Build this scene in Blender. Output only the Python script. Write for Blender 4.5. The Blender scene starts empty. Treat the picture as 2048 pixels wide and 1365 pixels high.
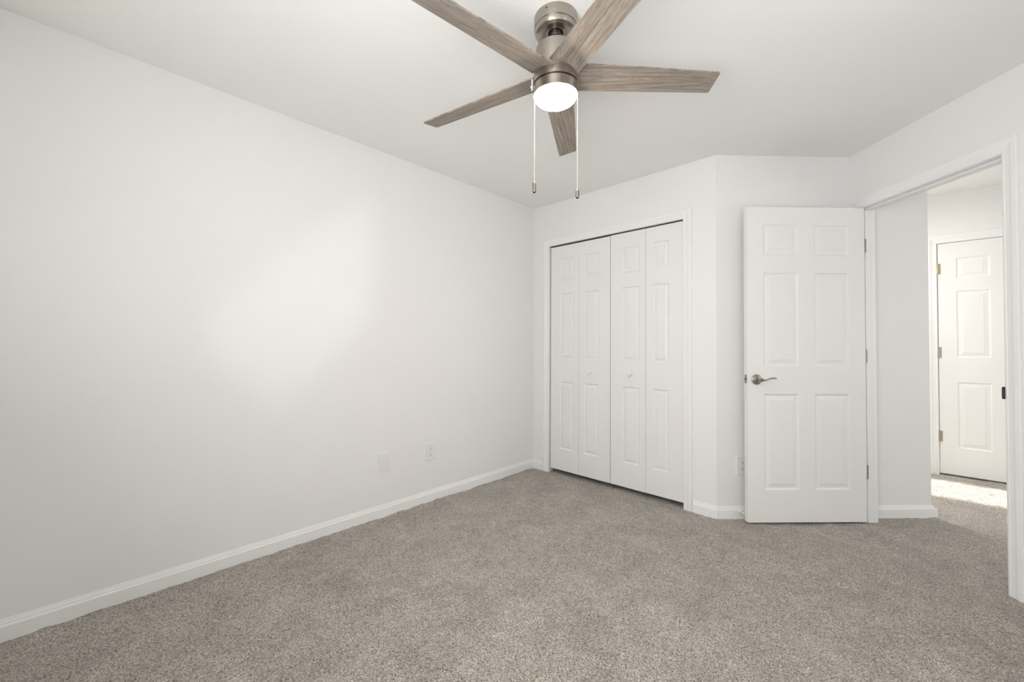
import bpy, bmesh, math, random
import numpy as np
from mathutils import Vector, Matrix
random.seed(7)
C = bpy.context.scene.collection
sc = bpy.context.scene

# ------------------------------------------------------------------ plan frame
R2 = math.sqrt(.5)
A = Vector((0.2944, 3.8435)); B = Vector((1.434, 2.704)); CX, BY = 2.3568, 2.704
DC = Vector((R2, -R2)); DL = Vector((-R2, -R2))     # along the closet wall, along the left wall
CEIL = 2.44; HCEIL = 2.535
S_MAX, T_MAX = 3.05, 3.30
def LP(s, t): return A + DC*s + DL*t

# ------------------------------------------------------------------ camera
FPX, CYP, PITCH, ROLL, CAMH, YAW = 815.3, 676.29, .0180, .0052, 1.1452, math.radians(1.338)
cd = bpy.data.cameras.new('camera'); cam = bpy.data.objects.new('camera', cd); C.objects.link(cam)
cd.sensor_fit = 'HORIZONTAL'; cd.sensor_width = 36; cd.lens = FPX/2048*36
cd.shift_y = -(682.5-CYP)/2048; cd.clip_start = .02
fw = Vector((0, math.cos(PITCH), math.sin(PITCH))); u0 = Vector((0, -math.sin(PITCH), math.cos(PITCH))); x0 = Vector((1, 0, 0))
rt = x0*math.cos(ROLL)+u0*math.sin(ROLL); up = -x0*math.sin(ROLL)+u0*math.cos(ROLL)
M = Matrix((rt, up, -fw)).transposed().to_4x4()
cam.matrix_world = Matrix.Translation((0, 0, CAMH)) @ Matrix.Rotation(-YAW, 4, 'Z') @ M
sc.camera = cam

# ------------------------------------------------------------------ view, world, sun, window light
sc.view_settings.view_transform = 'Standard'; sc.view_settings.look = 'None'
sc.view_settings.gamma = 1; sc.view_settings.use_curve_mapping = False
sc.view_settings.exposure = 0.06
w = bpy.data.worlds.new('sky'); sc.world = w; w.use_nodes = True
w.node_tree.nodes['Background'].inputs[0].default_value = (.80, .90, 1, 1)
w.node_tree.nodes['Background'].inputs[1].default_value = 1.2

def lamp(name, kind, loc, direction, energy, color, **kw):
    d = bpy.data.lights.new(name, kind); o = bpy.data.objects.new(name, d); C.objects.link(o)
    o.location = loc; o.rotation_euler = Vector(direction).to_track_quat('-Z', 'Z').to_euler()
    d.energy = energy; d.color = color
    for k, v in kw.items(): setattr(d, k, v)
    return o
EN = dict(sun=16, right=6, beam=.18, rear=1.6, rear2=45, hall=5, hall2=19, landing=30, lamp=80, sky=.12)
w.node_tree.nodes['Background'].inputs[1].default_value = EN['sky']
SUN_EL = math.radians(22)
lamp('sun', 'SUN', (0, 8, 6), (DC.x*math.cos(SUN_EL), DC.y*math.cos(SUN_EL), -math.sin(SUN_EL)), EN['sun'], (1, .95, .86), angle=math.radians(1.2))
W_RIGHT = (1.62, 2.50, .78, 2.22)      # window in the wall opposite the blank wall: t0, t1, z0, z1
W_REAR = (.25, 1.25, .60, 2.20)        # windows in the wall opposite the closet: s0, s1, z0, z1
W_REAR2 = (1.60, 2.60, .60, 2.20)
W_HALL = (4.515, 5.17, 1.15, 2.15)     # window closing the hall: n0, n1, z0, z1
W_LAND = (3.2, 4.9, .30, 2.20)         # added unseen window at the hall's other end, there to brighten it
def day(name, c, z, n, wd, ht, e, col, spread, tilt=0):
    if e: lamp(name, 'AREA', (c.x, c.y, z), (n.x, n.y, tilt), e, col, shape='RECTANGLE', size=wd, size_y=ht, spread=math.radians(spread))
mt = (W_RIGHT[0]+W_RIGHT[1])/2; mz = (W_RIGHT[2]+W_RIGHT[3])/2
day('daylight', LP(S_MAX+.03, mt), mz, -DC, .8, 1.35, EN['right'], (.980, .990, 1), 180)
day('daylight', LP(S_MAX+.035, mt-.13), mz-.05, -DC, .60, 1.3, EN['beam'], (.985, .993, 1), 4)
mz = (W_REAR[2]+W_REAR[3])/2
day('daylight', LP((W_REAR[0]+W_REAR[1])/2, T_MAX+.03), mz, -DL, .92, 1.5, EN['rear'], (.980, .990, 1), 180)
day('daylight', LP((W_REAR2[0]+W_REAR2[1])/2, T_MAX+.03), mz, -DL, .92, 1.5, EN['rear2'], (.980, .990, 1), 180, .42)
NV = Vector((R2, R2)); S0 = A.dot(DC)
def NP(s, n): return DC*(s+S0)+NV*n    # hall plan coordinates: s along the hall, n across it
day('daylight', NP(-1.42, 4.8), 1.65, DC, .5, .95, EN['hall'], (1, .992, .975), 180)
day('daylight', NP(5.12, 4.05), 1.25, -DC, 1.5, 1.7, EN['hall2'], (1, .992, .975), 180)  # added light at the unseen landing window, lifts the hall walls

c_ = NP(1.75, 4.6)
lamp('hall_fill_light', 'AREA', (c_.x, c_.y, HCEIL-.10), (0, 0, -1), EN['landing'], (1, .975, .94), shape='DISK', size=.26)  # added fill light, evens out the shading on the hall door

# ------------------------------------------------------------------ materials
def nt(name):
    m = bpy.data.materials.new(name); m.use_nodes = True; n = m.node_tree
    return m, n, n.nodes['Principled BSDF']
def N(n, t, **kw):
    x = n.nodes.new(t)
    for k, v in kw.items():
        if k in x.inputs: x.inputs[k].default_value = v
        else: setattr(x, k, v)
    return x
def paint(name, col, rough, bscale, bstr, var=.012):
    m, n, b = nt(name); L = n.links.new
    tc = N(n, 'ShaderNodeTexCoord')
    big = N(n, 'ShaderNodeTexNoise', Scale=1.7, Detail=3.0); L(tc.outputs['Object'], big.inputs['Vector'])
    mp = N(n, 'ShaderNodeMapRange'); mp.inputs['To Min'].default_value = 1-var; mp.inputs['To Max'].default_value = 1+var; L(big.outputs['Fac'], mp.inputs['Value'])
    mx = N(n, 'ShaderNodeVectorMath', operation='SCALE'); mx.inputs[0].default_value = col; L(mp.outputs[0], mx.inputs['Scale'])
    L(mx.outputs[0], b.inputs['Base Color']); b.inputs['Roughness'].default_value = rough
    b.inputs['Specular IOR Level'].default_value = .35
    nz = N(n, 'ShaderNodeTexNoise', Scale=bscale, Detail=2.0); L(tc.outputs['Object'], nz.inputs['Vector'])
    bp = N(n, 'ShaderNodeBump', Strength=bstr, Distance=.002); L(nz.outputs['Fac'], bp.inputs['Height']); L(bp.outputs[0], b.inputs['Normal'])
    return m
M_wall = paint('wall_paint', (.855, .854, .843), .6, 260, .05)
M_ceil = paint('ceiling_paint', (.93, .926, .912), .85, 320, .12)
M_trim = paint('trim_paint', (.885, .886, .882), .38, 40, .02, .005)
M_door = paint('door_paint', (.85, .847, .835), .42, 90, .03, .005)
M_plate = paint('plate_plastic', (.82, .82, .81), .3, 30, .0, .003)

def metal(name, col, rough, brushed=True, scale=(4, 4, 260)):
    m, n, b = nt(name); L = n.links.new
    b.inputs['Base Color'].default_value = (*col, 1); b.inputs['Metallic'].default_value = 1; b.inputs['Roughness'].default_value = rough
    if brushed:
        tc = N(n, 'ShaderNodeTexCoord'); mp = N(n, 'ShaderNodeMapping'); mp.inputs['Scale'].default_value = scale
        nz = N(n, 'ShaderNodeTexNoise', Scale=3.0, Detail=4.0); L(tc.outputs['Object'], mp.inputs[0]); L(mp.outputs[0], nz.inputs['Vector'])
        r = N(n, 'ShaderNodeMapRange'); r.inputs['To Min'].default_value = rough-.06; r.inputs['To Max'].default_value = rough+.10
        L(nz.outputs['Fac'], r.inputs['Value']); L(r.outputs[0], b.inputs['Roughness'])
        tg = N(n, 'ShaderNodeTangent', direction_type='RADIAL', axis='Z'); L(tg.outputs[0], b.inputs['Tangent'])
        b.inputs['Anisotropic'].default_value = .85; b.inputs['Anisotropic Rotation'].default_value = .25
    return m
M_nickel = metal('brushed_nickel', (.45, .41, .36), .28)
M_hinge = metal('hinge_metal', (.36, .33, .28), .55, False)
M_satin = metal('satin_nickel', (.42, .385, .345), .30)
M_brass = metal('aged_brass', (.62, .50, .34), .38)
M_chain = metal('chain_nickel', (.75, .68, .60), .30, False)
m, n, b = nt('dark_rubber'); b.inputs['Base Color'].default_value = (.012, .012, .012, 1); b.inputs['Roughness'].default_value = .6; M_dark = m
M_knob = metal('pull_knob_metal', (.27, .245, .215), .5, False)
m, n, b = nt('gunmetal'); b.inputs['Base Color'].default_value = (.10, .095, .085, 1); b.inputs['Metallic'].default_value = 1; b.inputs['Roughness'].default_value = .35; M_gun = m
m, n, b = nt('lamp_glass'); b.inputs['Base Color'].default_value = (.95, .93, .9, 1); b.inputs['Roughness'].default_value = .25
b.inputs['Emission Color'].default_value = (1, .82, .62, 1); b.inputs['Emission Strength'].default_value = EN['lamp']; M_lamp = m
M_lamp2 = M_lamp.copy(); M_lamp2.node_tree.nodes['Principled BSDF'].inputs['Emission Strength'].default_value = 6  # glow for the added hall lamp
m = bpy.data.materials.new('window_glass'); m.use_nodes = True; n = m.node_tree; n.nodes.clear()
o_ = N(n, 'ShaderNodeOutputMaterial'); t_ = N(n, 'ShaderNodeBsdfTransparent'); g_ = N(n, 'ShaderNodeBsdfGlossy'); mm = N(n, 'ShaderNodeMixShader')
mm.inputs[0].default_value = .06; n.links.new(t_.outputs[0], mm.inputs[1]); n.links.new(g_.outputs[0], mm.inputs[2]); n.links.new(mm.outputs[0], o_.inputs[0]); M_glass = m

def wood():
    m, n, b = nt('weathered_wood'); L = n.links.new
    tc = N(n, 'ShaderNodeTexCoord'); oi = N(n, 'ShaderNodeObjectInfo')
    add = N(n, 'ShaderNodeVectorMath', operation='MULTIPLY_ADD'); L(oi.outputs['Random'], add.inputs[0]); add.inputs[1].default_value = (7, 5, 3); L(tc.outputs['Object'], add.inputs[2])
    mp = N(n, 'ShaderNodeMapping'); mp.inputs['Scale'].default_value = (3.0, 85, 8); L(add.outputs[0], mp.inputs[0])
    n1 = N(n, 'ShaderNodeTexNoise', Scale=1.3, Detail=8.0, Roughness=.66, Distortion=.25); L(mp.outputs[0], n1.inputs['Vector'])
    mp2 = N(n, 'ShaderNodeMapping'); mp2.inputs['Scale'].default_value = (13, 420, 20); L(add.outputs[0], mp2.inputs[0])
    n2 = N(n, 'ShaderNodeTexNoise', Scale=1.5, Detail=4.0, Roughness=.6, Distortion=.5); L(mp2.outputs[0], n2.inputs['Vector'])
    r1 = N(n, 'ShaderNodeValToRGB'); L(n1.outputs['Fac'], r1.inputs[0])
    r1.color_ramp.elements[0].position = .33; r1.color_ramp.elements[0].color = (.198, .162, .134, 1)
    r1.color_ramp.elements[1].position = .66; r1.color_ramp.elements[1].color = (.425, .374, .324, 1)
    r2 = N(n, 'ShaderNodeValToRGB'); L(n2.outputs['Fac'], r2.inputs[0])
    r2.color_ramp.elements[0].position = .36; r2.color_ramp.elements[0].color = (.50, .47, .45, 1)
    r2.color_ramp.elements[1].position = .52; r2.color_ramp.elements[1].color = (1, 1, 1, 1)
    mx = N(n, 'ShaderNodeMix', data_type='RGBA', blend_type='MULTIPLY'); mx.inputs[0].default_value = .9
    L(r1.outputs[0], mx.inputs[6]); L(r2.outputs[0], mx.inputs[7]); L(mx.outputs[2], b.inputs['Base Color'])
    b.inputs['Roughness'].default_value = .5
    bp = N(n, 'ShaderNodeBump', Strength=.15, Distance=.001); L(n2.outputs['Fac'], bp.inputs['Height']); L(bp.outputs[0], b.inputs['Normal'])
    return m
M_wood = wood()

def carpet():
    m, n, b = nt('carpet_pile'); L = n.links.new
    tc = N(n, 'ShaderNodeTexCoord'); v = tc.outputs['Object']
    f1 = N(n, 'ShaderNodeTexNoise', Scale=205.0, Detail=3.0, Roughness=.7, Distortion=.9); L(v, f1.inputs['Vector'])
    f2 = N(n, 'ShaderNodeTexVoronoi', Scale=125.0, Randomness=1.0); L(v, f2.inputs['Vector'])
    big = N(n, 'ShaderNodeTexNoise', Scale=4.6, Detail=4.0, Roughness=.6, Distortion=.7); L(v, big.inputs['Vector'])
    mid = N(n, 'ShaderNodeTexNoise', Scale=26.0, Detail=2.0); L(v, mid.inputs['Vector'])
    r1 = N(n, 'ShaderNodeValToRGB'); L(f1.outputs['Fac'], r1.inputs[0]); e = r1.color_ramp.elements
    e[0].position = .30; e[0].color = (.085, .072, .058, 1); e[1].position = .70; e[1].color = (.70, .64, .57, 1)
    x = e.new(.42); x.color = (.265, .236, .205, 1); x = e.new(.52); x.color = (.40, .362, .320, 1)
    rv = N(n, 'ShaderNodeMapRange'); rv.inputs['From Min'].default_value = .1; rv.inputs['From Max'].default_value = .75
    rv.inputs['To Min'].default_value = 1.12; rv.inputs['To Max'].default_value = .70; L(f2.outputs['Distance'], rv.inputs['Value'])
    rb = N(n, 'ShaderNodeMapRange'); rb.inputs['From Min'].default_value = .3; rb.inputs['From Max'].default_value = .7
    rb.inputs['To Min'].default_value = .98; rb.inputs['To Max'].default_value = 1.36; L(big.outputs['Fac'], rb.inputs['Value'])
    rm = N(n, 'ShaderNodeMapRange'); rm.inputs['From Min'].default_value = .3; rm.inputs['From Max'].default_value = .7
    rm.inputs['To Min'].default_value = .93; rm.inputs['To Max'].default_value = 1.07; L(mid.outputs['Fac'], rm.inputs['Value'])
    m1 = N(n, 'ShaderNodeMath', operation='MULTIPLY'); L(rv.outputs[0], m1.inputs[0]); L(rb.outputs[0], m1.inputs[1])
    m2 = N(n, 'ShaderNodeMath', operation='MULTIPLY'); L(m1.outputs[0], m2.inputs[0]); L(rm.outputs[0], m2.inputs[1])
    f3 = N(n, 'ShaderNodeTexNoise', Scale=115.0, Detail=2.0, Roughness=.7, Distortion=.4); L(v, f3.inputs['Vector'])
    rp = N(n, 'ShaderNodeMapRange'); rp.inputs['From Min'].default_value = .31; rp.inputs['From Max'].default_value = .42
    rp.inputs['To Min'].default_value = .42; rp.inputs['To Max'].default_value = 1.04; L(f3.outputs['Fac'], rp.inputs['Value'])
    v3 = N(n, 'ShaderNodeTexVoronoi', Scale=105.0, Randomness=1.0); L(v, v3.inputs['Vector'])
    r3 = N(n, 'ShaderNodeMapRange'); r3.inputs['From Min'].default_value = .16; r3.inputs['From Max'].default_value = .34
    r3.inputs['To Min'].default_value = .38; r3.inputs['To Max'].default_value = 1.05; L(v3.outputs['Distance'], r3.inputs['Value'])
    m4 = N(n, 'ShaderNodeMath', operation='MULTIPLY'); L(m2.outputs[0], m4.inputs[0]); L(r3.outputs[0], m4.inputs[1]); m2 = m4
    m3 = N(n, 'ShaderNodeMath', operation='MULTIPLY'); L(m2.outputs[0], m3.inputs[0]); L(rp.outputs[0], m3.inputs[1]); m2 = m3
    sc_ = N(n, 'ShaderNodeVectorMath', operation='SCALE'); L(r1.outputs[0], sc_.inputs[0]); L(m2.outputs[0], sc_.inputs['Scale'])
    L(sc_.outputs[0], b.inputs['Base Color'])
    b.inputs['Roughness'].default_value = .95; b.inputs['Specular IOR Level'].default_value = .1
    b.inputs['Sheen Weight'].default_value = .25; b.inputs['Sheen Roughness'].default_value = .6
    b1 = N(n, 'ShaderNodeBump', Strength=.55, Distance=.008); L(f1.outputs['Fac'], b1.inputs['Height'])
    b2 = N(n, 'ShaderNodeBump', Strength=.4, Distance=.01); L(mid.outputs['Fac'], b2.inputs['Height']); L(b1.outputs[0], b2.inputs['Normal'])
    L(b2.outputs[0], b.inputs['Normal'])
    return m
M_carpet = carpet()

# ------------------------------------------------------------------ helpers
def tag(o, label=None, cat=None, group=None, kind=None):
    for k, v in (('label', label), ('category', cat), ('group', group), ('kind', kind)):
        if v: o[k] = v
    return o
def empty(name, loc=(0, 0, 0), rz=0):
    o = bpy.data.objects.new(name, None); C.objects.link(o); o.location = loc; o.rotation_euler = (0, 0, rz); o.empty_display_size = .05; return o
def obj(name, bm, mat, parent=None, loc=(0, 0, 0), rot=(0, 0, 0), smooth=None):
    bmesh.ops.recalc_face_normals(bm, faces=bm.faces)
    me = bpy.data.meshes.new(name); bm.to_mesh(me); bm.free(); me.materials.append(mat)
    o = bpy.data.objects.new(name, me); C.objects.link(o); o.location = loc; o.rotation_euler = rot
    if parent: o.parent = parent
    if smooth is not None:
        me.shade_smooth()
        try: me.set_sharp_from_angle(angle=math.radians(smooth))
        except Exception: pass
    return o
def struct(o, label=None): return tag(o, label=label, kind='structure')
def box(bm, x0, x1, y0, y1, z0, z1, bev=0):
    r = bmesh.ops.create_cube(bm, size=1, matrix=Matrix.Translation(((x0+x1)/2, (y0+y1)/2, (z0+z1)/2)) @ Matrix.Diagonal((x1-x0, y1-y0, z1-z0, 1)))
    if bev:
        es = list({e for v in r['verts'] for e in v.link_edges})
        bmesh.ops.bevel(bm, geom=es, offset=bev, segments=2, affect='EDGES', profile=.6)
def lathe(bm, prof, seg=64, M_=None):
    M_ = M_ or Matrix.Identity(4); rings = []
    for r, z in prof:
        if r < 1e-5: rings.append([bm.verts.new(M_ @ Vector((0, 0, z)))])
        else: rings.append([bm.verts.new(M_ @ Vector((r*math.cos(2*math.pi*i/seg), r*math.sin(2*math.pi*i/seg), z))) for i in range(seg)])
    for a, b_ in zip(rings, rings[1:]):
        for i in range(seg):
            j = (i+1) % seg
            if len(a) == 1 and len(b_) == 1: continue
            if len(a) == 1: bm.faces.new((a[0], b_[j], b_[i]))
            elif len(b_) == 1: bm.faces.new((a[i], a[j], b_[0]))
            else: bm.faces.new((a[i], a[j], b_[j], b_[i]))
def tube(bm, pts, rad, seg=12, upv=Vector((0, 0, 1))):
    """swept ellipse; rad = list of (side radius, up radius)"""
    pts = [Vector(p) for p in pts]; rings = []
    for i, p in enumerate(pts):
        d = (pts[min(i+1, len(pts)-1)]-pts[max(i-1, 0)]).normalized()
        s = d.cross(upv); s = s.normalized() if s.length > 1e-4 else Vector((1, 0, 0)); u = s.cross(d).normalized()
        a, c = rad[i]
        rings.append([bm.verts.new(p + s*a*math.cos(2*math.pi*k/seg) + u*c*math.sin(2*math.pi*k/seg)) for k in range(seg)])
    for a, b_ in zip(rings, rings[1:]):
        for k in range(seg): bm.faces.new((a[k], a[(k+1) % seg], b_[(k+1) % seg], b_[k]))
    bm.faces.new(rings[0][::-1]); bm.faces.new(rings[-1])
def wallseg(name, P, Q, out, thick, z0=-.03, z1=2.62, holes=(), mat=None, label=None):
    """slab whose room face runs P->Q, thickness towards OUT; holes = (u0,u1,za,zb)"""
    P = Vector(P); Q = Vector(Q); d = (Q-P).normalized(); Lx = (Q-P).length; o2 = Vector(out).normalized()*thick
    us = sorted({0, Lx, *[h[0] for h in holes], *[h[1] for h in holes]}); zs = sorted({z0, z1, *[h[2] for h in holes], *[h[3] for h in holes]})
    bm = bmesh.new(); V = {}
    def v(i, j, k):
        if (i, j, k) not in V:
            p = P+d*us[i]+(o2 if k else Vector((0, 0))); V[i, j, k] = bm.verts.new((p.x, p.y, zs[j]))
        return V[i, j, k]
    solid = lambda i, j: 0 <= i < len(us)-1 and 0 <= j < len(zs)-1 and not any(h[0]-1e-6 <= us[i] and us[i+1] <= h[1]+1e-6 and h[2]-1e-6 <= zs[j] and zs[j+1] <= h[3]+1e-6 for h in holes)
    for i in range(len(us)-1):
        for j in range(len(zs)-1):
            if not solid(i, j): continue
            bm.faces.new((v(i, j, 0), v(i+1, j, 0), v(i+1, j+1, 0), v(i, j+1, 0)))
            bm.faces.new((v(i, j, 1), v(i, j+1, 1), v(i+1, j+1, 1), v(i+1, j, 1)))
            if not solid(i-1, j): bm.faces.new((v(i, j, 0), v(i, j+1, 0), v(i, j+1, 1), v(i, j, 1)))
            if not solid(i+1, j): bm.faces.new((v(i+1, j, 0), v(i+1, j, 1), v(i+1, j+1, 1), v(i+1, j+1, 0)))
            if not solid(i, j-1): bm.faces.new((v(i, j, 0), v(i, j, 1), v(i+1, j, 1), v(i+1, j, 0)))
            if not solid(i, j+1): bm.faces.new((v(i, j+1, 0), v(i+1, j+1, 0), v(i+1, j+1, 1), v(i, j+1, 1)))
    return struct(obj(name, bm, mat or M_wall), label)
BASE = [(0, -.015), (.0125, -.015), (.0125, .055), (.0105, .0585), (.0080, .0600), (.0075, .0640), (.0060, .0700), (.0035, .0745), (.0030, .0790), (.0015, .0805), (0, .0805)]
def sweep_plan(name, pts, inward, prof, mat=None, label=None):
    """profile (offset into the room, z) swept along a plan polyline; INWARD = +1 when the room is to the left of the path"""
    pts = [Vector(p) for p in pts]; bm = bmesh.new(); rings = []
    nrm = [Vector((-(b_-a).y, (b_-a).x)).normalized()*inward for a, b_ in zip(pts, pts[1:])]
    for i, p in enumerate(pts):
        if i == 0: m_ = nrm[0]
        elif i == len(pts)-1: m_ = nrm[-1]
        else: m_ = nrm[i-1]+nrm[i]; m_ = m_ / m_.dot(nrm[i])
        rings.append([bm.verts.new((p.x+m_.x*a, p.y+m_.y*a, z)) for a, z in prof])
    for a, b_ in zip(rings, rings[1:]):
        for k in range(len(prof)-1): bm.faces.new((a[k], a[k+1], b_[k+1], b_[k]))
    bm.faces.new(rings[0]); bm.faces.new(rings[-1][::-1])
    return struct(obj(name, bm, mat or M_trim), label)
CAS = [(0, -.001), (0, .0065), (.004, .0085), (.010, .0088), (.0125, .0070), (.030, .0100), (.040, .0140), (.046, .0150), (.060, .0155), (.064, .0140), (.065, -.001)]
def casing(name, P, d, n, u0, u1, zt, wd, label, parent=None):
    """colonial casing round an opening u0..u1 x 0..zt on the wall through P along d, proud along n"""
    bm = bmesh.new(); P, d, n = Vector(P), Vector(d), Vector(n); k = wd/.065; nodes = []
    for u, z, su, sz in ((u0, -.015, -1, 0), (u0, zt, -1, 1), (u1, zt, 1, 1), (u1, -.015, 1, 0)):
        ring = []
        for a, h in CAS:
            p = P+d*(u+su*a*k)+n*h; ring.append(bm.verts.new((p.x, p.y, z+sz*a*k)))
        nodes.append(ring)
    for a, b_ in zip(nodes, nodes[1:]):
        for i in range(len(CAS)-1): bm.faces.new((a[i], a[i+1], b_[i+1], b_[i]))
    bm.faces.new(nodes[0]); bm.faces.new(nodes[-1][::-1])
    o = obj(name, bm, M_trim, parent)
    return o if parent else struct(o, label)
# moulded panel: inset from the edge, depth under the face
RING = [(0, 0), (.003, .0022), (.008, .0066), (.012, .0076), (.016, .0076), (.035, .0034), (.0375, .0033), (.040, .0008), (.042, .0006)]
def slab(bm, wd, z0, z1, th, panels, k=1.0, dk=1.0):
    """door leaf: x 0..wd, front at y=0 facing -y, back at y=th, with moulded panels on both faces"""
    xs = sorted({0, wd, *[p[0] for p in panels], *[p[1] for p in panels]}); zs = sorted({z0, z1, *[p[2] for p in panels], *[p[3] for p in panels]})
    isp = {(round(p[0], 5), round(p[2], 5)): p for p in panels}
    for f in (0, 1):
        y0, sg = (0, 1) if f == 0 else (th, -1)
        g = [[bm.verts.new((x, y0, z)) for z in zs] for x in xs]
        for i in range(len(xs)-1):
            for j in range(len(zs)-1):
                q = [g[i][j], g[i+1][j], g[i+1][j+1], g[i][j+1]]
                p = isp.get((round(xs[i], 5), round(zs[j], 5)))
                if not p: bm.faces.new(q if f == 0 else q[::-1]); continue
                prev = q
                for a, dpt in RING[1:]:
                    a *= k; c = [(p[0]+a, p[2]+a), (p[1]-a, p[2]+a), (p[1]-a, p[3]-a), (p[0]+a, p[3]-a)]
                    cur = [bm.verts.new((x, y0+sg*dpt*dk, z)) for x, z in c]
                    for e in range(4): bm.faces.new((prev[e], prev[(e+1) % 4], cur[(e+1) % 4], cur[e]))
                    prev = cur
                bm.faces.new(prev)
    for x in (0, wd):
        bm.faces.new([bm.verts.new(c) for c in ((x, 0, z0), (x, th, z0), (x, th, z1), (x, 0, z1))])
    for z in (z0, z1):
        bm.faces.new([bm.verts.new(c) for c in ((0, 0, z), (wd, 0, z), (wd, th, z), (0, th, z))])
    bmesh.ops.remove_doubles(bm, verts=bm.verts, dist=1e-5)

# ------------------------------------------------------------------ floor, ceilings, walls
def graded(lo, a, b_, hi, fine, coarse):
    return np.concatenate([np.arange(lo, a, coarse), np.arange(a, b_, fine), np.arange(b_, hi+coarse, coarse)])
gx = graded(-2.6, -1.9, 4.3, 6.6, .012, .1); gy = graded(-1.6, .9, 4.2, 7.2, .012, .1)
X, Y = np.meshgrid(gx, gy, indexing='ij'); rng = np.random.default_rng(3)
def smooth_noise(shape, r):
    a = rng.random(shape)
    for _ in range(r): a = (a+np.roll(a, 1, 0)+np.roll(a, -1, 0)+np.roll(a, 1, 1)+np.roll(a, -1, 1))/5
    return (a-a.mean())/a.std()
Z = -.001+.0016*smooth_noise(X.shape, 1)+.0016*smooth_noise(X.shape, 14)
nx, ny = X.shape; co = np.stack([X, Y, Z], -1).reshape(-1, 3)
idx = np.arange(nx*ny).reshape(nx, ny); q = np.stack([idx[:-1, :-1], idx[1:, :-1], idx[1:, 1:], idx[:-1, 1:]], -1).reshape(-1, 4)
me = bpy.data.meshes.new('floor'); me.vertices.add(len(co)); me.vertices.foreach_set('co', co.ravel())
me.loops.add(q.size); me.loops.foreach_set('vertex_index', q.ravel()); me.polygons.add(len(q))
me.polygons.foreach_set('loop_start', np.arange(0, q.size, 4)); me.update(); me.validate(); me.shade_smooth(); me.materials.append(M_carpet)
fl = bpy.data.objects.new('floor', me); C.objects.link(fl); struct(fl, 'speckled grey-beige cut-pile carpet over the bedroom and hall')

def slab_poly(name, pts, z0, z1, mat, label):
    bm = bmesh.new(); a = [bm.verts.new((p[0], p[1], z0)) for p in pts]; b_ = [bm.verts.new((p[0], p[1], z1)) for p in pts]
    bm.faces.new(a); bm.faces.new(b_[::-1])
    for i in range(len(pts)): j = (i+1) % len(pts); bm.faces.new((a[i], a[j], b_[j], b_[i]))
    return struct(obj(name, bm, mat), label)
N_SIDE = 3.945; N_FAR = 5.357
HY, HXC = 2.708, 2.9045        # alcove wall just past the doorway and its outer corner
slab_poly('ceiling', [LP(-.05, 3.36), LP(-.05, -.9), LP(1.9, -.9), (CX+.06, BY+.05), (CX+.06, 1.56), LP(S_MAX+.05, 3.36)], CEIL, CEIL+.09, M_ceil, 'flat white ceiling over the bedroom')
slab_poly('ceiling', [NP(-1.6, 2.7), NP(-1.6, N_FAR+.2), NP(5.4, N_FAR+.2), NP(5.4, 2.7)], HCEIL, HCEIL+.07, M_ceil, 'white ceiling over the hall')
wallseg('wall_left', LP(0, T_MAX+.1), LP(0, -1.0), -DC, .1, label='long plain white wall facing the doorway')
wallseg('wall_closet', A, B, -DL, .1, holes=[(.1845, 1.40, -.03, 2.055)], label='white wall holding the closet doors')
wallseg('wall_back', B, (CX+.115, BY), (0, 1), .09, label='short white wall behind the open door')
Y0, Y1, DH = 1.860, 2.640, 2.060
yend = 3.8435-S_MAX/R2+(CX-.2944)
wallseg('wall_right', (CX, BY+.09), (CX, yend-.06), (1, 0), .115, holes=[(BY+.09-Y1-.012, BY+.09-Y0+.012, -.03, DH+.012)], label='white wall around the bedroom doorway')
t_c = -((CX-.2944)+(yend-3.8435))*R2
wr = wallseg('wall_window', LP(S_MAX, t_c-.1), LP(S_MAX, T_MAX+.1), DC, .14, holes=[(W_RIGHT[0]-t_c+.1, W_RIGHT[1]-t_c+.1, W_RIGHT[2], W_RIGHT[3])])
wallseg('wall_rear', LP(-.1, T_MAX), LP(S_MAX+.1, T_MAX), DL, .14, holes=[(W_[0]+.1, W_[1]+.1, W_[2], W_[3]) for W_ in (W_REAR, W_REAR2)])
# hall
wallseg('wall_hall', (CX+.115, HY), (HXC, HY), (0, 1), .08, label='narrow grey-white wall just past the doorway')
cor = Vector((HXC, HY)); s_cor = cor.dot(DC)-S0; n_cor = cor.dot(NV)
wallseg('wall_hall', cor-DC*.105, NP(-1.5, n_cor), -NV, .09)
HD0 = Vector((3.95, 3.626)); n_far = HD0.dot(NV); s_hd = HD0.dot(DC)-S0
wallseg('wall_hall', NP(-1.5, n_far), NP(5.1, n_far), NV, .1, holes=[(s_hd+1.5-.012, s_hd+1.5+.80, -.03, 2.105)], label='bright white hall wall around the closed door')
wallseg('wall_hall', NP(-1.5, n_cor-.1), NP(-1.5, n_far+.1), -DC, .1, holes=[(W_HALL[0]-n_cor+.1, W_HALL[1]-n_cor+.1, W_HALL[2], W_HALL[3])])
n_low = LP(0, t_c).dot(NV)
wallseg('wall_hall', NP(S_MAX+.1, n_low), NP(5.1, n_low), -NV, .1)
wallseg('wall_hall', NP(5.1, n_low-.1), NP(5.1, n_far+.1), DC, .1, holes=[(W_LAND[0]-n_low+.1, W_LAND[1]-n_low+.1, W_LAND[2], W_LAND[3])])

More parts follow.
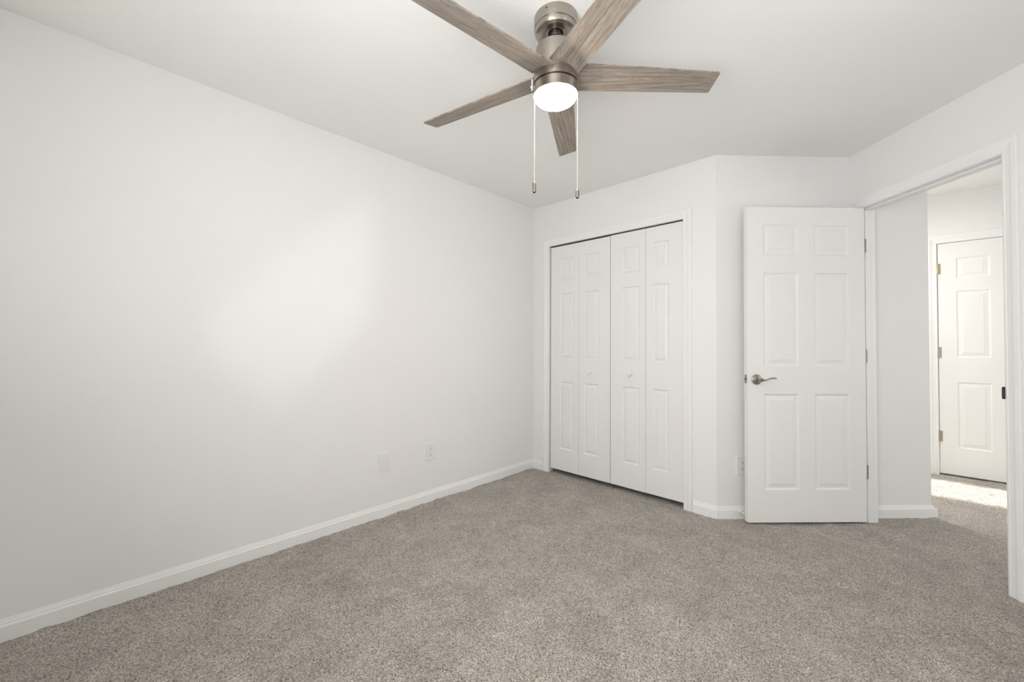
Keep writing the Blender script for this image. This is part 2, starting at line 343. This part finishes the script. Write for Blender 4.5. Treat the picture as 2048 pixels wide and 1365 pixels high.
def window(name, P, d, n, wd, z0, z1, label):
    """sash window in an opening of width WD starting at P; n points out of the room"""
    r = struct(empty(name, (P.x, P.y, z0), math.atan2(d.y, d.x)), label); h = z1-z0
    sg = 1 if Vector((-d.y, d.x)).dot(n) > 0 else -1; y0, y1 = sorted((sg*.06, sg*.10)); g0, g1 = sorted((sg*.076, sg*.080))
    bm = bmesh.new()
    for bx in ((0, .05, 0, h), (wd-.05, wd, 0, h), (.05, wd-.05, 0, .05), (.05, wd-.05, h-.05, h), (.05, wd-.05, h/2-.022, h/2+.022)): box(bm, bx[0], bx[1], y0, y1, bx[2], bx[3])
    obj('window_frame', bm, M_trim, r)
    bm = bmesh.new(); box(bm, .045, wd-.045, g0, g1, .045, h-.045); obj('pane', bm, M_glass, r)
    s0, s1 = sorted((-sg*.03, sg*.06)); bm = bmesh.new(); box(bm, -.05, wd+.05, s0, s1, -.025, 0); obj('window_sill', bm, M_trim, r)
window('window_1', LP(S_MAX, W_RIGHT[0]), DL, DC, W_RIGHT[1]-W_RIGHT[0], W_RIGHT[2], W_RIGHT[3], 'white sash window opposite the plain wall')
window('window_2', LP(W_REAR[0], T_MAX), DC, DL, W_REAR[1]-W_REAR[0], W_REAR[2], W_REAR[3], 'white sash window opposite the closet')
window('window_4', LP(W_REAR2[0], T_MAX), DC, DL, W_REAR2[1]-W_REAR2[0], W_REAR2[2], W_REAR2[3], 'white sash window behind the open side of the room')
window('window_5', NP(5.1, W_LAND[0]), NV, DC, W_LAND[1]-W_LAND[0], W_LAND[2], W_LAND[3], 'added wide white window at the landing, out of view')
window('window_3', NP(-1.5, W_HALL[0]), NV, -DC, W_HALL[1]-W_HALL[0], W_HALL[2], W_HALL[3], 'white sash window at the end of the hall')

# ------------------------------------------------------------------ baseboards, casings, jambs
sweep_plan('baseboard_left', [LP(0, T_MAX), A, LP(.1265, 0)], -1, BASE, label='white baseboard under the long plain wall')
sweep_plan('baseboard_back', [LP(1.4575, 0), B, (CX, BY)], -1, BASE, label='white baseboard behind the open door')
sweep_plan('baseboard_right', [(CX, Y0-.065), (CX, yend), LP(S_MAX, T_MAX), LP(0, T_MAX)], -1, BASE, label='white baseboard beside the doorway')
sweep_plan('baseboard_hall', [(CX+.115, HY), cor, NP(-1.5, n_cor)], -1, BASE, label='white baseboard wrapping the hall corner')
casing('trim_1', A, DC, DL, .186, 1.396, 2.050, .060, 'white casing around the closet opening')
casing('trim_2', (CX, Y1), (0, -1), (-1, 0), -.004, Y1-Y0+.005, DH+.002, .064, 'white casing around the bedroom doorway')
casing('trim_3', (CX+.115, Y1), (0, -1), (1, 0), -.005, Y1-Y0+.005, DH+.005, .062, 'white casing on the hall side of the doorway')
casing('trim_4', NP(s_hd, n_far), DC, -NV, .012, .79, 2.092, .068, 'white casing around the closed hall door')
# bedroom door jamb with its stop
bm = bmesh.new(); j0, j1 = CX, CX+.115
box(bm, j0, j1, Y1, Y1+.012, -.01, DH+.012); box(bm, j0, j1, Y0-.012, Y0, -.01, DH+.012); box(bm, j0, j1, Y0, Y1, DH, DH+.012)
box(bm, j0+.037, j0+.074, Y1-.011, Y1, -.01, DH, .001); box(bm, j0+.037, j0+.074, Y0, Y0+.011, -.01, DH, .001); box(bm, j0+.037, j0+.074, Y0+.011, Y1-.011, DH-.011, DH, .001)
jm = struct(obj('trim_5', bm, M_trim), 'white jamb and stop lining the bedroom doorway')
bm = bmesh.new(); box(bm, j0-.014, j0+.030, Y0-.001, Y0+.0015, .905, .962, .0008); box(bm, j0-.0155, j0-.012, Y0-.008, Y0+.0015, .913, .954, .0008)
sp = obj('strike_plate', bm, M_gun, jm); sp['label'] = 'dark metal strike plate'
# closet opening lining and track
bm = bmesh.new()
def cbox(bm, s0, s1, t0, t1, z0, z1, bev=0):
    r = bmesh.ops.create_cube(bm, size=1, matrix=Matrix.Translation((*LP((s0+s1)/2, (t0+t1)/2), (z0+z1)/2)) @ Matrix.Rotation(-math.pi/4, 4, 'Z') @ Matrix.Diagonal((s1-s0, abs(t1-t0), z1-z0, 1)))
    if bev: bmesh.ops.bevel(bm, geom=list({e for v in r['verts'] for e in v.link_edges}), offset=bev, segments=1, affect='EDGES')
cbox(bm, .180, .1885, 0, -.1, -.01, 2.06); cbox(bm, 1.3945, 1.41, 0, -.1, -.01, 2.06); cbox(bm, .1885, 1.3945, 0, -.1, 2.050, 2.06)
cj = struct(obj('trim_6', bm, M_trim), 'white jamb lining the closet opening')
bm = bmesh.new(); cbox(bm, .190, 1.393, -.016, -.044, 2.044, 2.050)
tr = obj('track', bm, M_gun, cj); tr['label'] = 'thin metal track above the closet doors'
# closet inside
bm = bmesh.new(); cbox(bm, -.02, 1.9, -.84, -.86, -.03, 2.5); struct(obj('wall_closet', bm, M_wall), 'wall inside the closet')
bm = bmesh.new(); cbox(bm, 1.45, 1.47, -.10, -.85, -.03, 2.5); struct(obj('wall_closet', bm, M_wall), 'side wall inside the closet')

# ------------------------------------------------------------------ closet bifold doors
def knob(parent, x, z):
    bm = bmesh.new(); lathe(bm, [(0, .031), (.010, .0308), (.0155, .028), (.0175, .0235), (.016, .0185), (.010, .0145), (.0075, .010), (.0085, .002), (.011, 0), (0, 0)], 32, Matrix.Rotation(math.pi/2, 4, 'X'))
    return obj('knob', bm, M_door, parent, (x, 0, z), smooth=40)
def leaf(parent, x0, wd, wide_left, zt):
    m0, m1 = (.104, .053) if wide_left else (.053, .104)
    P = [(m0, wd-m1, a, b_) for a, b_ in ((.228, .824), (1.022, 1.608), (1.722, 1.922))]
    bm = bmesh.new(); slab(bm, wd, .040, zt, .032, P, .82)
    return obj('leaf', bm, M_door, parent, (x0, 0, 0))
def bifold(name, s0, widths, wides, knob_leaf, kx, label, z_t, fold):
    p = LP(s0, 0); r = struct(empty(name, (p.x-DL.x*.006, p.y-DL.y*.006, 0), -math.pi/4), label); x = 0
    for i, wd in enumerate(widths):
        lf = leaf(r, x, wd, wides[i], z_t)
        if i == knob_leaf: knob(lf, kx, .926)
        x += wd+.0022
    for hx in (.012, sum(widths)-.014):
        bm = bmesh.new(); lathe(bm, [(0, -.012), (.0045, -.012), (.0045, .012), (0, .012)], 12); obj('pivot_pin', bm, M_satin, r, (hx, .016, z_t+.009))
    bm = bmesh.new(); lathe(bm, [(0, .0), (.0045, .0), (.0045, .04), (0, .04)], 12); obj('pivot_pin', bm, M_satin, r, (.014, .016, .0))
    return r
bifold('door_1', .2030, (.3010, .3005), (True, False), 1, .115, 'pair of white folding closet leaves nearer the long plain wall', 2.036, 0)
bifold('door_2', .8120, (.2985, .2795), (True, False), 0, .173, 'pair of white folding closet leaves nearer the open door', 2.039, 0)

# ------------------------------------------------------------------ open bedroom door
XL, XR, FY = 1.5825, 2.3625, 2.600
dr = struct(empty('door_3', (XL, FY, 0)), 'open white six-panel door with a nickel lever')
bm = bmesh.new(); PW = XR-XL
slab(bm, PW, .0145, 2.056, .035, [(a, a+.2285, b_, c_) for a in (.1085, .4430) for b_, c_ in ((.222, .839), (1.019, 1.626), (1.740, 1.941))])
obj('door_slab', bm, M_door, dr)
hd = empty('door_handle', (.0585, 0, .932)); hd.parent = dr
bm = bmesh.new(); RX = Matrix.Rotation(math.pi/2, 4, 'X')
lathe(bm, [(0, 0), (.0325, 0), (.0335, .003), (.0325, .006), (.0290, .0085), (.0180, .0110), (.0125, .0135), (.0115, .020), (.0115, .034), (.0130, .040), (.0130, .052), (.0110, .056), (0, .0565)], 48, RX)
obj('rosette', bm, M_satin, hd, smooth=35)
bm = bmesh.new(); pts = []; rad = []
for x, z, y, a, c_ in ((-.004, 0, -.046, .008, .010), (.008, -.0005, -.047, .0085, .0105), (.018, -.0015, -.0475, .0075, .0078), (.028, -.001, -.048, .0062, .0046), (.040, .0025, -.0485, .0058, .0034), (.052, .0075, -.049, .0060, .0034), (.064, .0115, -.049, .0066, .0040), (.076, .0128, -.048, .0072, .0052), (.088, .0118, -.046, .0070, .0058), (.099, .0100, -.0435, .0055, .0052), (.106, .0092, -.0415, .0028, .0030)):
    pts.append((x, y, z)); rad.append((a, c_))
tube(bm, pts, rad, 16); obj('lever', bm, M_satin, hd, smooth=60)
bm = bmesh.new(); lathe(bm, [(0, 0), (.0042, 0), (.0042, .0015), (.0018, .0018), (0, .0012)], 20, Matrix.Translation((0, -.056, 0)) @ RX); obj('privacy_button', bm, M_gun, hd)
bm = bmesh.new(); box(bm, -.0012, .0004, .0055, .0295, -.0285, .0285, .0004); obj('latch_plate', bm, M_satin, dr, (0, 0, .934))
bm = bmesh.new(); v = [bm.verts.new(c_) for c_ in ((0, .012, -.009), (-.011, .012, -.009), (-.0035, .023, -.009), (0, .023, -.009), (0, .012, .009), (-.011, .012, .009), (-.0035, .023, .009), (0, .023, .009))]
for f in ((0, 1, 2, 3), (7, 6, 5, 4), (0, 4, 5, 1), (1, 5, 6, 2), (2, 6, 7, 3), (3, 7, 4, 0)): bm.faces.new([v[i] for i in f])
obj('latch_bolt', bm, M_knob, dr, (-.0008, 0, .934))
def hinge(parent, loc, mat, h=.089, r_=.0055, rz=0):
    bm = bmesh.new()
    for k in range(3): lathe(bm, [(0, -h/2+k*h/3+.0006), (r_, -h/2+k*h/3+.0006), (r_, -h/2+(k+1)*h/3-.0006), (0, -h/2+(k+1)*h/3-.0006)], 16)
    lathe(bm, [(0, h/2+.006), (r_*.6, h/2+.0045), (r_*.75, h/2), (0, h/2)], 16)
    box(bm, -.020, .020, .0035, .0052, -h/2, h/2)
    return obj('hinge', bm, mat, parent, loc, (0, 0, rz), smooth=40)
for z in (1.812, 1.085, .33): hinge(dr, (PW+.0045, .010, z), M_hinge, .089, .0032)

# door stop on the baseboard behind it
ds = empty('door_stop', (1.585, BY-.0125, .052)); tag(ds, 'small white door stop on the baseboard behind the open door', 'door stop')
bm = bmesh.new(); lathe(bm, [(0, 0), (.010, 0), (.009, .004), (.004, .006), (.0035, .034), (0, .034)], 20, RX); obj('stem', bm, M_plate, ds, smooth=40)
bm = bmesh.new(); lathe(bm, [(0, .033), (.0065, .033), (.0075, .038), (.0068, .046), (.004, .050), (0, .0505)], 20, RX); obj('rubber_tip', bm, M_plate, ds, smooth=40)

# ------------------------------------------------------------------ closed hall door
hd0 = NP(s_hd, n_far); d4 = struct(empty('door_4', (hd0.x-NV.x*.002, hd0.y-NV.y*.002, 0), -math.pi/4), 'closed white six-panel door across the sunlit hall')
bm = bmesh.new(); slab(bm, .762, .014, 2.086, .035, [(a, a+.200, b_, c_) for a in (.112, .450) for b_, c_ in ((.255, .838), (1.057, 1.650), (1.762, 1.945))], 1.0, .6)
obj('door_slab', bm, M_door, d4, (.0185, 0, 0))
for z, m_ in ((1.858, M_brass), (1.102, M_nickel), (.345, M_nickel)): hinge(d4, (.0165, -.0045, z), m_, .095, .0062)
bm = bmesh.new(); p0 = NP(s_hd, n_far)
for u0_, u1_, z0_, z1_ in ((-.008, .0150, -.01, 2.105), (.784, .80, -.01, 2.105), (.015, .784, 2.0895, 2.105)):
    bmesh.ops.create_cube(bm, size=1, matrix=Matrix.Translation((*(NP(s_hd+(u0_+u1_)/2, n_far+.05)), (z0_+z1_)/2)) @ Matrix.Rotation(-math.pi/4, 4, 'Z') @ Matrix.Diagonal((u1_-u0_, .099, z1_-z0_, 1)))
struct(obj('trim_7', bm, M_trim), 'white jamb of the closed hall door')
bm = bmesh.new(); bmesh.ops.create_cube(bm, size=1, matrix=Matrix.Translation((*NP(s_hd+.4, n_far+.35), 1.05)) @ Matrix.Rotation(-math.pi/4, 4, 'Z') @ Matrix.Diagonal((1.0, .02, 2.3, 1)))
struct(obj('wall_hall', bm, M_wall), 'wall behind the closed hall door')

# ------------------------------------------------------------------ wall plates
def plate_mesh(wd=.080, h=.126, th=.0068):
    bm = bmesh.new(); prof = [(0, 0), (0, .0040), (.0026, th), (.006, th)]
    prev = None
    for a, y in prof:
        c_ = [(-wd/2+a, -y, -h/2+a), (wd/2-a, -y, -h/2+a), (wd/2-a, -y, h/2-a), (-wd/2+a, -y, h/2-a)]
        cur = [bm.verts.new(q_) for q_ in c_]
        if prev:
            for e in range(4): bm.faces.new((prev[e], prev[(e+1) % 4], cur[(e+1) % 4], cur[e]))
        else: bm.faces.new(cur[::-1])
        prev = cur
    bm.faces.new(prev); return bm
def screw(parent, z, y=-.0068):
    bm = bmesh.new(); lathe(bm, [(0, 0), (.0034, 0), (.0030, .0011), (0, .0014)], 16, RX)
    return obj('screw', bm, M_plate, parent, (0, y, z))
def outlet(loc, rz, label):
    r = tag(empty('wall_outlet', loc, rz), label, 'outlet', 'duplex outlets on the bedroom walls')
    obj('cover_plate', plate_mesh(), M_plate, r); screw(r, 0)
    for z in (.0205, -.0205):
        bm = bmesh.new(); n_ = 28; rows = []
        for y in (-.006, -.0084):
            rows.append([bm.verts.new((.0168*math.cos(2*math.pi*i/n_), y, max(-.0135, min(.0135, .0168*math.sin(2*math.pi*i/n_))))) for i in range(n_)])
        for i in range(n_): bm.faces.new((rows[0][i], rows[0][(i+1) % n_], rows[1][(i+1) % n_], rows[1][i]))
        bm.faces.new(rows[1]); so = obj('socket', bm, M_plate, r, (0, 0, z))
        for x, hh in ((-.0064, .0044), (.0064, .0036)):
            bm = bmesh.new(); box(bm, x-.0012, x+.0012, -.00865, -.0082, .0015-hh+.002, .0015+hh+.002); obj('slot', bm, M_dark, so)
        bm = bmesh.new(); lathe(bm, [(0, 0), (.0028, 0), (.0028, .0004), (0, .0004)], 16, Matrix.Translation((0, -.0083, -.0072)) @ RX); obj('ground_hole', bm, M_dark, so)
    return r
p = LP(.0, 1.160); outlet((p.x, p.y, .3615), math.pi/4, 'white duplex outlet on the long plain wall beside the blank plate')
outlet((1.6055, BY, .349), 0, 'white duplex outlet half hidden behind the open door')
p = LP(.0, 1.532); bp_ = tag(empty('blank_wall_plate', (p.x, p.y, .3585), math.pi/4), 'blank white cover plate with two screws low on the long wall', 'wall plate')
obj('cover_plate', plate_mesh(), M_plate, bp_); screw(bp_, .042); screw(bp_, -.042)

# ------------------------------------------------------------------ ceiling fan
FX, FYC = .204, 1.588
fan = tag(empty('ceiling_fan', (FX, FYC, CEIL)), 'brushed nickel ceiling fan with five grey wood blades and a glowing lamp', 'ceiling fan')
def fp(name, prof, mat, seg=96, sm=32, parent=fan, loc=(0, 0, -CEIL)):
    bm = bmesh.new(); lathe(bm, prof, seg); return obj(name, bm, mat, parent, loc, smooth=sm)
fp('canopy', [(0, 2.4399), (.084, 2.4399), (.0855, 2.437), (.0855, 2.3965), (.0825, 2.3945), (.0825, 2.3925), (.0835, 2.391), (.0830, 2.384), (.0790, 2.3765), (.070, 2.3725), (.0660, 2.3715), (.0640, 2.3722), (.0600, 2.3760), (.0480, 2.3800), (.0340, 2.3815), (.0310, 2.3800), (.0300, 2.3850), (.0300, 2.4000), (0, 2.4000)], M_nickel)
fp('hanger_ball', [(0, 2.398), (.022, 2.393), (.0285, 2.382), (.0290, 2.374), (.024, 2.362), (.0155, 2.356), (0, 2.355)], M_gun, 48)
fp('downrod', [(0, 2.362), (.0130, 2.362), (.0130, 2.312), (0, 2.312)], M_nickel, 40)
bm = bmesh.new(); lathe(bm, [(0, 0), (.0036, 0), (.0033, .0015), (0, .0022)], 16, Matrix.Rotation(math.radians(-122), 4, 'Z') @ Matrix.Rotation(math.pi/2, 4, 'Y')); bmesh.ops.translate(bm, verts=bm.verts, vec=(.0852*math.cos(math.radians(-122)), .0852*math.sin(math.radians(-122)), 2.424-CEIL)); obj('screw', bm, M_gun, fan)
fp('motor_housing', [(0, 2.3225), (.030, 2.3225), (.070, 2.3205), (.0765, 2.3170), (.0785, 2.3120), (.0790, 2.240), (.0800, 2.205), (.0885, 2.2035), (.0895, 2.2015), (.0895, 2.1735), (.0905, 2.1720), (.0905, 2.1700), (.0860, 2.1700), (.0840, 2.1760), (0, 2.1760)], M_nickel)
fp('light_kit', [(0, 2.178), (.078, 2.178), (.0800, 2.1675), (.0865, 2.1660), (.0880, 2.1640), (.0884, 2.1300), (.0888, 2.1285), (.0872, 2.1278), (.0850, 2.1285), (.0840, 2.1360), (0, 2.1360)], M_nickel)
fp('lamp_shade', [(.0842, 2.1345), (.0842, 2.1290), (.0815, 2.1205), (.0770, 2.1140), (.0680, 2.1078), (.0530, 2.1030), (.0300, 2.1000), (0, 2.0992)], M_lamp, 80, 60)['label'] = 'glowing frosted lamp lens'
for a in (200, 20):
    bm = bmesh.new(); lathe(bm, [(0, 0), (.0030, 0), (.0028, .0018), (0, .0022)], 14, Matrix.Rotation(math.radians(a), 4, 'Z') @ Matrix.Translation((.0878, 0, 2.157-CEIL)) @ Matrix.Rotation(math.pi/2, 4, 'Y')); obj('screw', bm, M_gun, fan)
PH, PIT, ZB = .016, -.234, 2.21
DPH = (-.0202, .0085, -.0032, .0116, .0034); DZ = (.0204, .0061, -.0067, -.0167, .0103)
def blade_mesh():
    bm = bmesh.new(); th = .0055
    ra, rc = .651, .655; W = lambda r: ((r-.1)/.56)
    ccw = lambda r: .065+.022*W(r); cw = lambda r: -.059+.050*W(r)
    out = []
    for i in range(13): r = .066+(rc-.010-.066)*i/12; out.append((r, cw(r)))
    # rounded tip corners
    def corner(p0, p1, p2, r_):
        p0, p1, p2 = Vector(p0), Vector(p1), Vector(p2); a = p1+(p0-p1).normalized()*r_; c_ = p1+(p2-p1).normalized()*r_
        return [tuple(a.lerp(p1, t).lerp(p1.lerp(c_, t), t)) for t in (0, .25, .5, .75, 1)]
    Tc = (rc, cw(rc)); Ta = (ra, ccw(ra))
    out += corner((.3, cw(.3)), Tc, Ta, .008); out += corner(Tc, Ta, (.3, ccw(.3)), .008)
    for i in range(12, -1, -1): r = .066+(ra-.010-.066)*i/12; out.append((r, ccw(r)))
    clean = [out[0]]
    for q_ in out[1:]:
        if (Vector(q_)-Vector(clean[-1])).length > 1e-4: clean.append(q_)
    lo = [bm.verts.new((x, y, -th/2)) for x, y in clean]; hi = [bm.verts.new((x, y, th/2)) for x, y in clean]
    bm.faces.new(lo[::-1]); bm.faces.new(hi)
    for i in range(len(lo)): j = (i+1) % len(lo); bm.faces.new((lo[i], lo[j], hi[j], hi[i]))
    return bm
b0 = None
for k in range(5):
    if b0 is None: b_ = b0 = obj('blade', blade_mesh(), M_wood, fan)
    else: b_ = b0.copy(); C.objects.link(b_); b_.parent = fan
    a = PH+math.radians(72)*k+DPH[k]
    b_.matrix_local = Matrix.Translation((0, 0, ZB-CEIL)) @ Matrix.Rotation(a, 4, 'Z') @ Matrix.Translation((.1, 0, 0)) @ Matrix.Rotation(-math.atan(DZ[k]/.56), 4, 'Y') @ Matrix.Translation((-.1, 0, 0)) @ Matrix.Rotation(PIT, 4, 'X')
bm = bmesh.new(); box(bm, -.0955, -.0905, -.0045, .0045, 2.150-CEIL, 2.196-CEIL, .0012); box(bm, -.0990, -.0950, -.0025, .0025, 2.160-CEIL, 2.168-CEIL, .0008)
g_ = obj('chain_guide', bm, M_plate, fan); g_['label'] = 'small white chain guide'
def chain(x, y, z1, z0, nm_len):
    bm = bmesh.new(); z = z1
    zmid = z1-(z1-z0)*.42
    tube(bm, [(x, y, z1), (x, y, zmid)], [(.0007, .0007)]*2, 8, Vector((0, 1, 0)))
    lathe(bm, [(0, .004), (.0022, .004), (.0022, -.004), (0, -.004)], 12, Matrix.Translation((x, y, zmid)))
    z = zmid-.006
    while z > z0:
        bmesh.ops.create_uvsphere(bm, u_segments=8, v_segments=6, radius=.0014, matrix=Matrix.Translation((x, y, z))); z -= .0034
    tube(bm, [(x, y, zmid), (x, y, z0)], [(.0005, .0005)]*2, 6, Vector((0, 1, 0)))
    ch = obj('pull_chain', bm, M_chain, fan, (0, 0, -CEIL))
    bm = bmesh.new(); lathe(bm, [(0, .0015), (.0026, .001), (.0050, -.001), (.0066, -.004), (.0072, -.010), (.0074, -nm_len*.6), (.0070, -nm_len+.004), (.0058, -nm_len+.0015), (0, -nm_len+.001)], 24, Matrix.Translation((x, y, z0)))
    kn = obj('pull_knob', bm, M_knob, ch, smooth=50)
    bm = bmesh.new(); lathe(bm, [(0, 0), (.0052, 0), (.0048, -.003), (0, -.0035)], 20, Matrix.Translation((x, y, z0-nm_len+.0015))); obj('knob_cap', bm, M_dark, ch)
chain(.1215-FX, .0, 2.150, 1.787, .041)
chain(.2915-FX, .0, 2.150, 1.7595, .033)

# added flush lamp to brighten the hall door, out of sight round the corner
c_ = NP(1.75, 4.6); hl = tag(empty('added_ceiling_lamp', (c_.x, c_.y, HCEIL)), 'added round white flush lamp on the hall ceiling, out of view', 'added ceiling lamp')
bm = bmesh.new(); lathe(bm, [(0, 0), (.165, 0), (.165, -.020), (.155, -.028), (.140, -.028), (.140, -.02), (0, -.02)], 48); obj('lamp_base', bm, M_trim, hl, smooth=30)
bm = bmesh.new(); lathe(bm, [(.139, -.021), (.137, -.05), (.125, -.075), (.100, -.088), (.05, -.094), (0, -.095)], 48); obj('lamp_shade', bm, M_lamp2, hl, smooth=50)
